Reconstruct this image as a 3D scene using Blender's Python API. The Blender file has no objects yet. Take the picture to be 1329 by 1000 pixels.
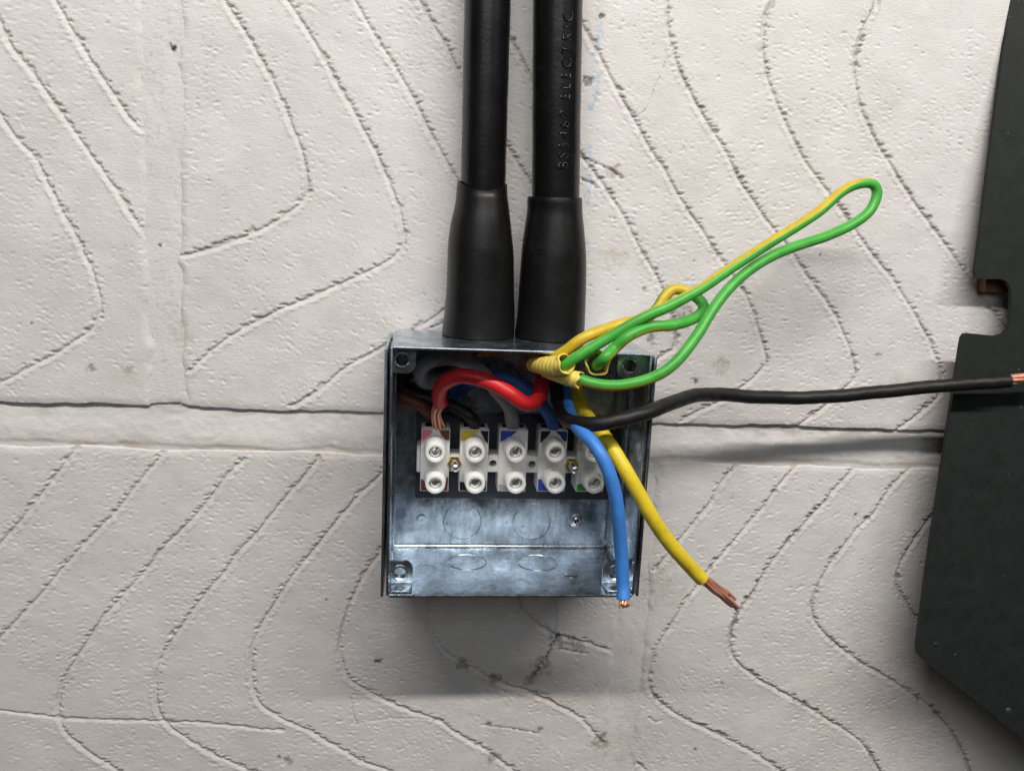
import bpy, bmesh, math, random
import numpy as np
from mathutils import Matrix, Vector

random.seed(7)
rng = np.random.default_rng(11)
scene = bpy.context.scene
col = scene.collection

# ------------------------------------------------------------------ camera
# all lengths below are millimetres; everything is scaled by S into metres
S = 0.001
FPX, CX, CY = 1078.6, 664.5, 500.0                 # focal length, centre (photo pixels)
CAM = np.array([11.4, -360.5, 45.9])
PAN, TILT, ROLL = 0.1122, 0.1884, 0.0562
fwd = np.array([math.sin(PAN)*math.cos(TILT), math.cos(PAN)*math.cos(TILT), -math.sin(TILT)])
rgt = np.cross(fwd, [0, 0, 1.0]); rgt /= np.linalg.norm(rgt)
upv = np.cross(rgt, fwd)
rgt, upv = math.cos(ROLL)*rgt + math.sin(ROLL)*upv, -math.sin(ROLL)*rgt + math.cos(ROLL)*upv

cam_d = bpy.data.cameras.new('camera')
cam_d.sensor_width = 36.0
cam_d.lens = 36.0*FPX/1329.0
cam_d.clip_start = 0.01
cam_d.clip_end = 100.0
cam_d.dof.use_dof = True
cam_d.dof.focus_distance = 0.335
cam_d.dof.aperture_fstop = 14.0
cam = bpy.data.objects.new('camera', cam_d)
m = Matrix.Identity(4)
for i in range(3):
    m[i][0] = rgt[i]; m[i][1] = upv[i]; m[i][2] = -fwd[i]; m[i][3] = CAM[i]*S
cam.matrix_world = m
col.objects.link(cam)
scene.camera = cam

# ------------------------------------------------------------------ light
world = bpy.data.worlds.new('World')
scene.world = world
world.use_nodes = True
bg = world.node_tree.nodes['Background']
bg.inputs['Color'].default_value = (1.0, 0.93, 0.86, 1)
bg.inputs['Strength'].default_value = 0.022

def area(name, loc, target, sx, sy, power, color):
    l = bpy.data.lights.new(name, 'AREA')
    l.shape = 'RECTANGLE'; l.size = sx; l.size_y = sy; l.energy = power; l.color = color
    o = bpy.data.objects.new(name, l)
    d = Vector(target) - Vector(loc)
    o.location = loc
    o.rotation_euler = d.to_track_quat('-Z', 'Y').to_euler()
    col.objects.link(o)
    return o
# the ceiling tube that throws the sharp-edged shadow under the box
area('tube_lamp', (0.21, -0.60, 0.695), (0.21, 0, -0.05), 1.2, 0.026, 11.8, (1.0, 0.950, 0.912))
# cool daylight from a high window behind the viewer
area('window_light', (-0.15, -1.9, 0.95), (0.05, 0, -0.05), 1.5, 0.7, 6.6, (0.93, 0.955, 1.0))

scene.render.engine = 'CYCLES'
scene.view_settings.view_transform = 'Standard'
scene.view_settings.look = 'None'
scene.view_settings.gamma = 1.0
scene.view_settings.use_curve_mapping = False
scene.view_settings.exposure = 0.06
scene.render.resolution_x = 1024
scene.render.resolution_y = 770

# ------------------------------------------------------------------ helpers
def U(px, py, d=0.0):
    """photo pixel -> point (mm) on the plane d mm in front of the wall"""
    v = fwd + rgt*((px-CX)/FPX) - upv*((py-CY)/FPX)
    t = (-d - CAM[1])/v[1]
    return CAM + v*t

def link(o, parent=None):
    col.objects.link(o)
    if parent is not None:
        o.parent = parent
    return o

def empty(name, label, cat, group=None, loc=(0, 0, 0)):
    o = bpy.data.objects.new(name, None)
    o.empty_display_size = 0.01
    o.location = Vector(loc)*S
    o['label'] = label; o['category'] = cat
    if group: o['group'] = group
    return link(o)

def tag(o, label, cat, group=None):
    o['label'] = label; o['category'] = cat
    if group: o['group'] = group
    return o

def finish(me, mat, smooth):
    if mat is not None:
        for mm in (mat if isinstance(mat, (list, tuple)) else [mat]):
            me.materials.append(mm)
    if smooth:
        me.polygons.foreach_set('use_smooth', [True]*len(me.polygons))
    me.update()

def place(o, parent):
    """mesh vertices are world mm: cancel the parent's offset (parents are unrotated)"""
    link(o, parent)
    if parent is not None:
        off = Vector((0, 0, 0)); p = parent
        while p is not None:
            off += p.location; p = p.parent
        o.location = -off
    return o

def obj(name, verts, faces, mat, parent=None, smooth=False):
    me = bpy.data.meshes.new(name)
    me.from_pydata([tuple(np.asarray(v)*S) for v in verts], [], faces)
    finish(me, mat, smooth)
    return place(bpy.data.objects.new(name, me), parent)

def obj_bm(name, bm, mat, parent=None, smooth=False, split=None):
    """bm in mm"""
    bmesh.ops.recalc_face_normals(bm, faces=bm.faces)
    for v in bm.verts: v.co *= S
    me = bpy.data.meshes.new(name)
    bm.to_mesh(me); bm.free()
    finish(me, mat, smooth)
    if split is not None:
        me.set_sharp_from_angle(angle=math.radians(split))
    return place(bpy.data.objects.new(name, me), parent)

def box_bm(x0, x1, y0, y1, z0, z1, bev=0.0, seg=2, bm=None):
    b = bm or bmesh.new()
    r = bmesh.ops.create_cube(b, size=1.0)
    vs = r['verts']
    for v in vs:
        v.co = Vector(((x0+x1)/2+v.co.x*(x1-x0), (y0+y1)/2+v.co.y*(y1-y0), (z0+z1)/2+v.co.z*(z1-z0)))
    if bev > 0:
        es = list({e for v in vs for e in v.link_edges})
        bmesh.ops.bevel(b, geom=es, offset=bev, segments=seg, profile=0.5, affect='EDGES')
    return b

def rotate_bm(bm, ang, c):
    """turn about the wall's normal through c (keeps the box's slight tilt)"""
    bmesh.ops.rotate(bm, verts=bm.verts, cent=Vector(c), matrix=Matrix.Rotation(ang, 3, 'Y'))
    return bm

def catmull(P, step):
    P = np.asarray(P, float)
    Q = np.vstack([2*P[0]-P[1], P, 2*P[-1]-P[-2]])
    out = []
    for i in range(1, len(Q)-2):
        p0, p1, p2, p3 = Q[i-1], Q[i], Q[i+1], Q[i+2]
        n = max(2, int(np.linalg.norm((p2-p1)[:3])/step))
        t = np.linspace(0, 1, n, endpoint=False)[:, None]
        out.append(0.5*((2*p1)+(-p0+p2)*t+(2*p0-5*p1+4*p2-p3)*t**2+(-p0+3*p1-3*p2+p3)*t**3))
    out.append(Q[-2][None])
    return np.vstack(out)

def tube(name, pts, rad, mat, parent=None, seg=20, step=0.9, caps=True, stripe=None, wob=0.0, flare=None):
    """pts: (x,y,z[,extra..]) mm; ring angle 0 faces the viewer; UV = (angle 0..1, length mm)"""
    P = np.asarray(pts, float)
    extra = [np.full(len(P), rad) if np.isscalar(rad) else np.asarray(rad, float)]
    if stripe is not None:
        extra += [np.array([s[0] for s in stripe], float), np.array([s[1] for s in stripe], float)]
    Q = catmull(np.column_stack([P]+extra), step)
    C = Q[:, :3]; Rr = Q[:, 3]
    if wob > .008:                                   # hand-bent copper is never a clean curve
        l_ = np.arange(len(C))*step
        for q in range(3):
            C[:, q] += .16*np.sin(l_*.21+rng.random()*6.3)*np.sin(l_*.087+rng.random()*6.3)*np.minimum(1, np.minimum(l_, l_[::-1])/6)
    T = np.gradient(C, axis=0); T /= np.linalg.norm(T, axis=1)[:, None]
    L = np.concatenate([[0], np.cumsum(np.linalg.norm(np.diff(C, axis=0), axis=1))])
    view = np.array([0, -1.0, 0.15]); view /= np.linalg.norm(view)
    # parallel transport keeps thin tubes that point at the viewer from twisting
    N = np.zeros_like(C)
    n = view - T[0]*np.dot(view, T[0])
    if np.linalg.norm(n) < 0.2: n = np.cross(T[0], [1, 0, 0])
    n /= np.linalg.norm(n)
    for i in range(len(C)):
        n = n - T[i]*np.dot(n, T[i]); n /= np.linalg.norm(n)
        nv = view - T[i]*np.dot(view, T[i]); k = np.linalg.norm(nv)
        if stripe is not None and k > 0.35:
            n = n*0.5 + nv/k*0.5; n -= T[i]*np.dot(n, T[i]); n /= np.linalg.norm(n)
        N[i] = n
    B = np.cross(T, N)
    a = np.linspace(0, 2*math.pi, seg, endpoint=False)
    rr = Rr[:, None]*np.ones(seg)[None]
    if wob > 0:
        ph = rng.random(6)*6.28
        rr = rr*(1+wob*(np.sin(L*0.31+ph[0])[:, None]*np.cos(a+ph[1])[None]+0.6*np.sin(L*0.83+ph[2])[:, None]*np.cos(2*a+ph[3])[None]))
    V = C[:, None]+rr[:, :, None]*(np.cos(a)[None, :, None]*N[:, None]+np.sin(a)[None, :, None]*B[:, None])
    n_r = len(C)
    verts = V.reshape(-1, 3)
    i, j = np.meshgrid(np.arange(n_r-1), np.arange(seg), indexing='ij')
    j2 = (j+1) % seg
    F = np.stack([i*seg+j, i*seg+j2, (i+1)*seg+j2, (i+1)*seg+j], -1).reshape(-1, 4)
    faces = [tuple(f) for f in F]
    if caps:
        faces.append(tuple(range(seg))[::-1]); faces.append(tuple((n_r-1)*seg+k for k in range(seg)))
    me = bpy.data.meshes.new(name)
    me.from_pydata([tuple(v) for v in verts*S], [], faces)
    finish(me, mat, True)
    if stripe is not None:
        # how yellow each point of the insulation is
        sc = Q[:, 4][:, None]; sw = Q[:, 5][:, None]
        dd = np.abs((np.degrees(a)[None]-sc+180) % 360-180)
        val = np.clip((sw-dd)/26+0.5, 0, 1).ravel()
        at = me.attributes.new('stripe', 'FLOAT', 'POINT')
        at.data.foreach_set('value', val.astype(np.float32))
    o = bpy.data.objects.new(name, me)
    if caps: me.set_sharp_from_angle(angle=math.radians(50))
    return place(o, parent)

def lathe(name, c, axis, prof, mat, parent=None, seg=32, smooth=True, split=40):
    """prof: list of (radius, height along axis)"""
    ax = np.asarray(axis, float); ax /= np.linalg.norm(ax)
    e1 = np.cross(ax, [0, 0, 1.0]) if abs(ax[2]) < .9 else np.cross(ax, [1.0, 0, 0])
    e1 /= np.linalg.norm(e1); e2 = np.cross(ax, e1)
    a = np.linspace(0, 2*math.pi, seg, endpoint=False)
    verts = []
    for r, h in prof:
        for t in a:
            verts.append(np.asarray(c)+ax*h+r*(math.cos(t)*e1+math.sin(t)*e2))
    faces = []
    for i in range(len(prof)-1):
        for j in range(seg):
            j2 = (j+1) % seg
            faces.append((i*seg+j, i*seg+j2, (i+1)*seg+j2, (i+1)*seg+j))
    faces.append(tuple(range(seg))[::-1]); faces.append(tuple((len(prof)-1)*seg+k for k in range(seg)))
    bm = bmesh.new()
    bv = [bm.verts.new(v) for v in verts]
    for f in faces:
        try: bm.faces.new([bv[k] for k in f])
        except ValueError: pass
    bmesh.ops.remove_doubles(bm, verts=bm.verts, dist=1e-5)
    return obj_bm(name, bm, mat, parent, smooth, split)

# numpy value noise
TAB = rng.random((256, 256))
def vn(x, y, s=0):
    x = x+37.13*s; y = y+91.7*s
    xi = np.floor(x).astype(np.int64); yi = np.floor(y).astype(np.int64)
    fx = x-xi; fy = y-yi
    fx = fx*fx*(3-2*fx); fy = fy*fy*(3-2*fy)
    a = TAB[xi & 255, yi & 255]; b = TAB[(xi+1) & 255, yi & 255]
    c = TAB[xi & 255, (yi+1) & 255]; d = TAB[(xi+1) & 255, (yi+1) & 255]
    return (a*(1-fx)+b*fx)*(1-fy)+(c*(1-fx)+d*fx)*fy
def fbm(x, y, s=0, o=3):
    r = 0; k = 1; t = 0
    for i in range(o):
        r = r+vn(x*2**i, y*2**i, s+i*3)*k; t += k; k *= .5
    return r/t
def sst(a, b, x):
    t = np.clip((x-a)/(b-a), 0, 1); return t*t*(3-2*t)

# ------------------------------------------------------------------ materials
def mat_new(name):
    mt = bpy.data.materials.new(name); mt.use_nodes = True
    nt = mt.node_tree
    return mt, nt, nt.nodes['Principled BSDF']
def nd(nt, kind, **kw):
    n = nt.nodes.new(kind)
    for k, v in kw.items():
        if k in n.inputs: n.inputs[k].default_value = v
        else: setattr(n, k, v)
    return n
def objcoord(nt, scale=(1, 1, 1), rot=(0, 0, 0)):
    g = nt.nodes.new('ShaderNodeNewGeometry')
    mp = nt.nodes.new('ShaderNodeMapping')
    mp.inputs['Scale'].default_value = scale; mp.inputs['Rotation'].default_value = rot
    nt.links.new(g.outputs['Position'], mp.inputs['Vector'])
    return mp.outputs['Vector']
def noise(nt, scale, detail=3, rough=.55, vec=None):
    n = nd(nt, 'ShaderNodeTexNoise', Scale=scale, Detail=detail, Roughness=rough)
    nt.links.new(vec if vec is not None else objcoord(nt), n.inputs['Vector'])
    return n.outputs['Fac']
def ramp(nt, fac, stops):
    r = nt.nodes.new('ShaderNodeValToRGB')
    el = r.color_ramp.elements
    while len(el) < len(stops): el.new(0.5)
    for e, (p, c) in zip(el, stops):
        e.position = p; e.color = (c[0], c[1], c[2], 1) if not np.isscalar(c) else (c, c, c, 1)
    nt.links.new(fac, r.inputs['Fac'])
    return r.outputs['Color']
def bump(nt, bs, h, dist, strength=1.0, prev=None):
    b = nd(nt, 'ShaderNodeBump', Strength=strength, Distance=dist)
    nt.links.new(h, b.inputs['Height'])
    if prev is not None: nt.links.new(prev, b.inputs['Normal'])
    nt.links.new(b.outputs['Normal'], bs.inputs['Normal'])
    return b.outputs['Normal']
def mixc(nt, fac, a, b, mode='MIX'):
    n = nt.nodes.new('ShaderNodeMix'); n.data_type = 'RGBA'; n.blend_type = mode
    for sock, v in ((n.inputs['Factor'], fac), (n.inputs['A'], a), (n.inputs['B'], b)):
        pass
    fs, A, B = n.inputs[0], n.inputs[6], n.inputs[7]
    for sk, v in ((fs, fac), (A, a), (B, b)):
        if isinstance(v, bpy.types.NodeSocket): nt.links.new(v, sk)
        elif np.isscalar(v): sk.default_value = v
        else: sk.default_value = (v[0], v[1], v[2], 1)
    return n.outputs[2]

def m_wall():
    mt, nt, bs = mat_new('painted_block')
    at = nd(nt, 'ShaderNodeAttribute', attribute_name='paint')
    n1 = noise(nt, 60, 4, .6)
    c = mixc(nt, 1.0, at.outputs['Color'], ramp(nt, n1, [(.25, (.90, .89, .875)), (.75, (1, 1, 1))]), 'MULTIPLY')
    n3 = noise(nt, 900, 2, .6)
    c = mixc(nt, 1.0, c, ramp(nt, n3, [(.27, (.80, .78, .75)), (.36, (1, 1, 1))]), 'MULTIPLY')
    nt.links.new(c, bs.inputs['Base Color'])
    bs.inputs['Roughness'].default_value = .62
    bs.inputs['Specular IOR Level'].default_value = .35
    v = objcoord(nt, (1, 1, 2.2), (0, math.radians(8), 0))
    b1 = bump(nt, bs, noise(nt, 620, 3, .6, v), 0.00030, .6)
    bump(nt, bs, noise(nt, 2200, 2, .6), 0.00012, .6, b1)
    return mt

def m_plain(name, colr, rough=.5, spec=.4, var=.12, nscale=300, bumpd=0.0, bscale=800, metallic=0, dirt=None, dscale=200, coat=0):
    mt, nt, bs = mat_new(name)
    n1 = noise(nt, nscale, 4, .6)
    lo = tuple(max(0, k*(1-var)) for k in colr); hi = tuple(k*(1+var) for k in colr)
    c = ramp(nt, n1, [(.3, lo), (.7, hi)])
    if dirt is not None:
        n2 = noise(nt, dscale, 5, .7)
        f = ramp(nt, n2, [(.56, 0), (.72, 1)])
        c = mixc(nt, f, c, dirt)
    nt.links.new(c, bs.inputs['Base Color'])
    r = nd(nt, 'ShaderNodeMapRange'); nt.links.new(noise(nt, nscale*.7, 3), r.inputs[0])
    r.inputs[3].default_value = rough*.8; r.inputs[4].default_value = min(1, rough*1.2)
    nt.links.new(r.outputs[0], bs.inputs['Roughness'])
    bs.inputs['Specular IOR Level'].default_value = spec
    bs.inputs['Metallic'].default_value = metallic
    if coat: bs.inputs['Coat Weight'].default_value = coat
    if bumpd: bump(nt, bs, noise(nt, bscale, 3, .6), bumpd, .6)
    return mt

def m_galv():
    mt, nt, bs = mat_new('galvanised_steel')
    n1 = noise(nt, 55, 6, .68)
    v2 = objcoord(nt, (1, 1, .22))
    n2 = noise(nt, 420, 4, .65, v2)
    c = ramp(nt, n1, [(.38, (.15, .18, .205)), (.47, (.40, .48, .55)), (.58, (.74, .85, .95))])  # zinc mottle, with bluish reflections put into its bright patches
    c = mixc(nt, .55, c, ramp(nt, n2, [(.32, (.26, .285, .31)), (.55, (.58, .64, .70)), (.75, (.78, .83, .87))]))
    n3 = noise(nt, 700, 3, .7)
    c = mixc(nt, ramp(nt, n3, [(.64, 0), (.70, 1)]), c, (.10, .105, .11))
    nt.links.new(c, bs.inputs['Base Color'])
    bs.inputs['Metallic'].default_value = .97
    r = nd(nt, 'ShaderNodeMapRange'); nt.links.new(noise(nt, 90, 5, .7), r.inputs[0])
    r.inputs[1].default_value = .3; r.inputs[2].default_value = .7
    r.inputs[3].default_value = .12; r.inputs[4].default_value = .36
    nt.links.new(r.outputs[0], bs.inputs['Roughness'])
    b1 = bump(nt, bs, n2, 0.00008, .5)
    bump(nt, bs, noise(nt, 35, 3, .5), 0.0008, .35, b1)
    return mt

def m_stripe():
    mt, nt, bs = mat_new('earth_insulation')
    at = nd(nt, 'ShaderNodeAttribute', attribute_name='stripe')
    g = ramp(nt, noise(nt, 120, 3), [(.3, (.055, .36, .045)), (.7, (.085, .47, .065))])
    y = ramp(nt, noise(nt, 160, 4), [(.3, (.54, .37, .02)), (.7, (.68, .51, .035))])
    c = mixc(nt, at.outputs['Fac'], g, y)
    d = ramp(nt, noise(nt, 260, 6, .75), [(.60, 0), (.74, .75)])
    c = mixc(nt, d, c, (.03, .028, .02))
    nt.links.new(c, bs.inputs['Base Color'])
    bs.inputs['Roughness'].default_value = .38
    bs.inputs['Specular IOR Level'].default_value = .45
    bump(nt, bs, noise(nt, 500, 3), 0.0001, .5)
    return mt

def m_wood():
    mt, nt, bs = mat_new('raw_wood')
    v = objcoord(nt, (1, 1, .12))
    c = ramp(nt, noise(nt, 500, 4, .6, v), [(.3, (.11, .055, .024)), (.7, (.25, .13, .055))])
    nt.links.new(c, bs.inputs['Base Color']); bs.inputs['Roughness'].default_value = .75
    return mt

def m_nylon():
    mt, nt, bs = mat_new('natural_nylon')
    c = ramp(nt, noise(nt, 150, 4), [(.3, (.80, .80, .76)), (.7, (.88, .88, .85))])
    d = ramp(nt, noise(nt, 700, 4, .7), [(.70, 0), (.76, .6)])
    c = mixc(nt, d, c, (.25, .22, .18))
    nt.links.new(c, bs.inputs['Base Color'])
    bs.inputs['Roughness'].default_value = .42
    bs.inputs['Subsurface Weight'].default_value = .6
    bs.inputs['Subsurface Radius'].default_value = (1.0, .9, .7)
    bs.inputs['Subsurface Scale'].default_value = .002
    bump(nt, bs, noise(nt, 900, 3), 0.00006, .5)
    return mt

M = dict(
    wall=m_wall(), galv=m_galv(), earth=m_stripe(), wood=m_wood(), nylon=m_nylon(),
    black_sheath=m_plain('black_sheath', (.0042, .0043, .0050), .30, .5, .25, 120, .00012, 500, dirt=(.010, .0098, .0095), dscale=90),
    black_rubber=m_plain('black_shroud', (.005, .005, .0053), .36, .45, .2, 150, .00008, 900, dirt=(.012, .0115, .011), dscale=120),
    red=m_plain('red_insulation', (.62, .018, .022), .4, .45, .10, 200, .0001, 500, dirt=(.45, .015, .018), dscale=300),
    blue=m_plain('blue_insulation', (.055, .235, .68), .45, .4, .10, 200, .0001, 500, dirt=(.06, .17, .46), dscale=350),
    navy=m_plain('dull_blue_insulation', (.035, .13, .40), .5, .35, .12, 200, .0001, 500),
    yellow=m_plain('yellow_insulation', (.80, .61, .03), .42, .45, .10, 200, .00015, 420, dirt=(.46, .34, .04), dscale=160),
    sleeve=m_plain('yellow_sleeving', (.80, .64, .13), .42, .5, .10, 400, .0002, 900, dirt=(.5, .33, .05), dscale=350),
    black=m_plain('black_insulation', (.009, .008, .0075), .5, .42, .25, 200, .00012, 500, dirt=(.022, .018, .016), dscale=140),
    grey=m_plain('grey_insulation', (.24, .24, .26), .5, .4, .12, 200, .0001, 500),
    brown=m_plain('brown_insulation', (.13, .035, .016), .45, .45, .15, 200, .0001, 500),
    copper=m_plain('copper', (.76, .37, .25), .34, .5, .18, 160, .00005, 500, metallic=.5),
    brass=m_plain('brass', (.66, .46, .18), .3, .5, .15, 500, .00005, 900, metallic=1.0),
    zinc=m_plain('zinc_screw', (.72, .73, .74), .32, .5, .2, 700, .00005, 900, metallic=1.0),
    shade_and_rivet=m_plain('shade_and_rivet_grey', (.028, .030, .036), .5, .4, .25, 300, .0001, 700),  # grey of the added shade sheet, also one rivet
    panel=m_plain('dark_panel_paint', (.014, .0175, .0165), .6, .3, .2, 160, .0001, 900, dirt=(.019, .0225, .0215), dscale=60),
    p_pink=m_plain('pink_marker', (.80, .20, .24), .5), p_brown=m_plain('brown_marker', (.16, .045, .035), .5),
    p_yellow=m_plain('yellow_marker', (.70, .56, .03), .5), p_black=m_plain('black_marker', (.012, .012, .014), .5),
    p_blue=m_plain('blue_marker', (.035, .07, .42), .5), p_navy=m_plain('navy_marker', (.02, .055, .24), .5),
    p_grey=m_plain('grey_marker', (.42, .42, .42), .5), p_green=m_plain('green_marker', (.05, .33, .07), .5),
    dark=m_plain('recess_shade', (.008, .008, .009), .6),  # near-black put in for the shade inside slots and wire entries
)

def panel_wear(mt):
    nt = mt.node_tree; bs = nt.nodes['Principled BSDF']
    src = bs.inputs['Base Color'].links[0].from_socket
    c = mixc(nt, ramp(nt, noise(nt, 420, 2, .5), [(.735, 0), (.76, .8)]), src, (.10, .105, .10))
    c = mixc(nt, ramp(nt, noise(nt, 260, 3, .6), [(.27, .9), (.31, 0)]), c, (.004, .004, .004))
    v = objcoord(nt, (1, 1, .05), (0, .5, 0))
    c = mixc(nt, ramp(nt, noise(nt, 600, 3, .7, v), [(.66, 0), (.80, .5)]), c, (.035, .039, .037))
    nt.links.new(c, bs.inputs['Base Color'])
panel_wear(M['panel'])

# ------------------------------------------------------------------ the wall
# drag marks left in the faces of the blocks, traced as lines on the wall plane
UL = [  # upper left block
 [(-6,12),(0,28),(8,48),(20,68),(41,95),(65,126),(88,160),(112,194),(136,228),(156,255),(173,282),(189,306)],
 [(66,-10),(71,0),(88,31),(105,58),(122,85),(143,116),(163,146),(180,166),(191,167)],
 [(-8,138),(0,148),(7,160),(24,184),(44,204),(58,231),(75,265),(88,289),(102,313),(110,332),(119,350),(126,374),(130,395),(127,412),(116,429),(95,444),(68,461),(41,476),(0,497),(-10,501)],
]
UR = [
 [(285,-10),(291,0),(313,34),(333,68),(353,105),(370,143),(384,177),(396,214),(399,241),(394,260),(377,275),(347,294),(313,308),(272,323),(238,332)],
 [(367,-10),(373,0),(395,34),(416,68),(436,105),(456,139),(477,177),(494,211),(511,252),(521,286),(524,316),(511,333),(490,346),(450,364),(408,383),(367,400),(330,418),(299,437),(272,457),(248,481)],
 [(455,-10),(460,0),(480,37),(501,68),(521,102),(541,136),(558,170),(572,197),(592,231),(612,268),(628,310),(630,350),(600,385),(550,420),(500,448),(450,476),(425,497),(401,514),(381,525)],
 [(540,-10),(545,0),(562,31),(579,58),(601,105),(628,147),(656,187),(670,209),(687,233),(710,270),(735,310),(748,350),(740,390),(700,430)],
 [(628,-5),(645,26),(663,53),(675,72),(690,101),(720,150),(750,195),(767,218),(791,252),(808,279),(825,313),(839,338),(851,357),(861,378),(872,410),(876,449),(851,466),(820,490)],
 [(735,-5),(755,31),(774,65),(794,105),(818,146),(842,190),(862,221),(886,262),(907,292),(924,320),(941,345),(963,374),(977,405),(987,435),(995,466),(990,478),(970,497),(929,524),(905,534),(885,546)],
 [(866,-10),(866,0),(867,37),(873,68),(886,99),(903,133),(924,170),(944,204),(961,235),(981,265),(998,289),(1012,306),(1033,335),(1048,357),(1065,381),(1082,408),(1096,435),(1104,456),(1109,476),(1108,493),(1075,524),(1052,541),(1031,556)],
 [(1008,-10),(1003,0),(993,27),(990,61),(993,88),(1002,119),(1015,150),(1032,184),(1049,214),(1066,238),(1080,255),(1100,282),(1117,309),(1134,333),(1157,361),(1177,391),(1194,418),(1208,446),(1218,473),(1223,486),(1218,514),(1191,537),(1164,558)],
 [(1148,-10),(1141,0),(1121,37),(1110,75),(1110,105),(1117,139),(1131,170),(1148,201),(1165,228),(1182,256),(1204,286),(1228,319),(1252,352),(1279,391),(1306,424),(1320,440)],
]
LL = [
 [(99,580),(82,605),(61,633),(34,666),(20,684),(0,704),(-10,715)],
 [(214,587),(194,609),(170,639),(149,665),(129,684),(102,714),(75,745),(48,776),(20,806),(0,827),(-10,838)],
 [(318,595),(296,616),(272,646),(257,665),(238,684),(211,711),(187,742),(160,772),(136,799),(116,827),(99,854),(85,878),(77,905),(76,929),(82,946),(99,963),(126,983),(153,1000),(175,1015)],
 [(413,595),(391,622),(367,650),(337,687),(313,711),(289,745),(265,772),(241,806),(221,833),(207,864),(202,891),(204,915),(214,935),(238,956),(272,976),(323,1000),(350,1012)],
 [(497,612),(450,660),(425,691),(401,721),(377,752),(357,782),(340,810),(328,840),(326,871),(330,898),(343,918),(374,937),(401,948),(420,959),(444,973),(468,986),(505,1000),(525,1010)],
 [(530,675),(499,711),(478,738),(461,769),(449,799),(442,830),(442,850),(451,878),(475,895),(505,910),(536,923),(570,935),(590,949),(611,961),(635,976),(668,1000),(680,1010)],
 [(570,740),(558,779),(558,810),(567,833),(590,854),(621,871),(652,886),(682,895),(713,910),(740,923),(764,942),(777,959),(789,971)],
 [(665,760),(674,782),(686,799),(706,815),(726,825),(757,833),(781,840),(801,847)],
]
LR = [
 [(956,602),(939,622),(926,646),(916,660),(899,680),(871,714),(851,738)],
 [(1038,599),(1018,622),(997,650),(985,665),(963,691),(939,718),(916,745),(902,765),(882,793),(865,820),(849,847),(842,871),(844,895),(858,912),(885,930),(919,946),(953,963),(984,980),(1014,1000),(1030,1012)],
 [(1113,602),(1089,629),(1069,653),(1057,665),(1038,687),(1014,714),(994,742),(977,769),(960,793),(950,816),(948,837),(956,857),(980,878),(1011,896),(1045,915),(1072,932),(1099,949),(1120,966),(1143,1000),(1150,1012)],
 [(1188,602),(1167,622),(1147,646),(1135,665),(1116,684),(1096,708),(1079,731),(1065,755),(1055,776),(1055,796),(1065,816),(1089,838),(1119,861),(1150,878),(1177,896),(1208,918),(1235,949),(1250,976),(1262,1005)],
 [(1245,620),(1211,667),(1191,694),(1172,725),(1164,748),(1167,765),(1184,793),(1215,825),(1260,850)],
]
# finer scratches and cracks: (points, half width, depth, grime)
FINE = [
 ([(-6,921),(0,922),(68,930),(136,934),(204,935),(272,939),(340,946),(367,947)], .8, .8, .25),
 ([(726,825),(716,838),(709,854),(700,866),(692,878)], .9, .9, 1.),
 ([(726,842),(745,845),(762,848)], .6, .6, .9),
 ([(755,204),(772,212),(788,218),(808,231)], .7, .8, .8),
 ([(753,232),(763,236),(774,243)], .7, .7, .9),
 ([(455,905),(458,925),(463,940)], .4, .4, .5),
 ([(463,938),(500,933),(540,932),(575,936)], .35, .35, .3),
 ([(625,940),(660,944),(700,951)], .5, .5, .9),
 ([(842,930),(852,936),(857,934)], .6, .6, .8),
 ([(820,1000),(828,990),(838,1000)], .9, .8, 1.),
 ([(868,70),(858,95),(845,125),(839,140),(828,149)], .25, .2, .6),
 ([(560,423),(572,420),(580,414)], .6, .7, .9),
 ([(690,140),(700,150),(712,150)], .5, .5, .8),
]
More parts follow.
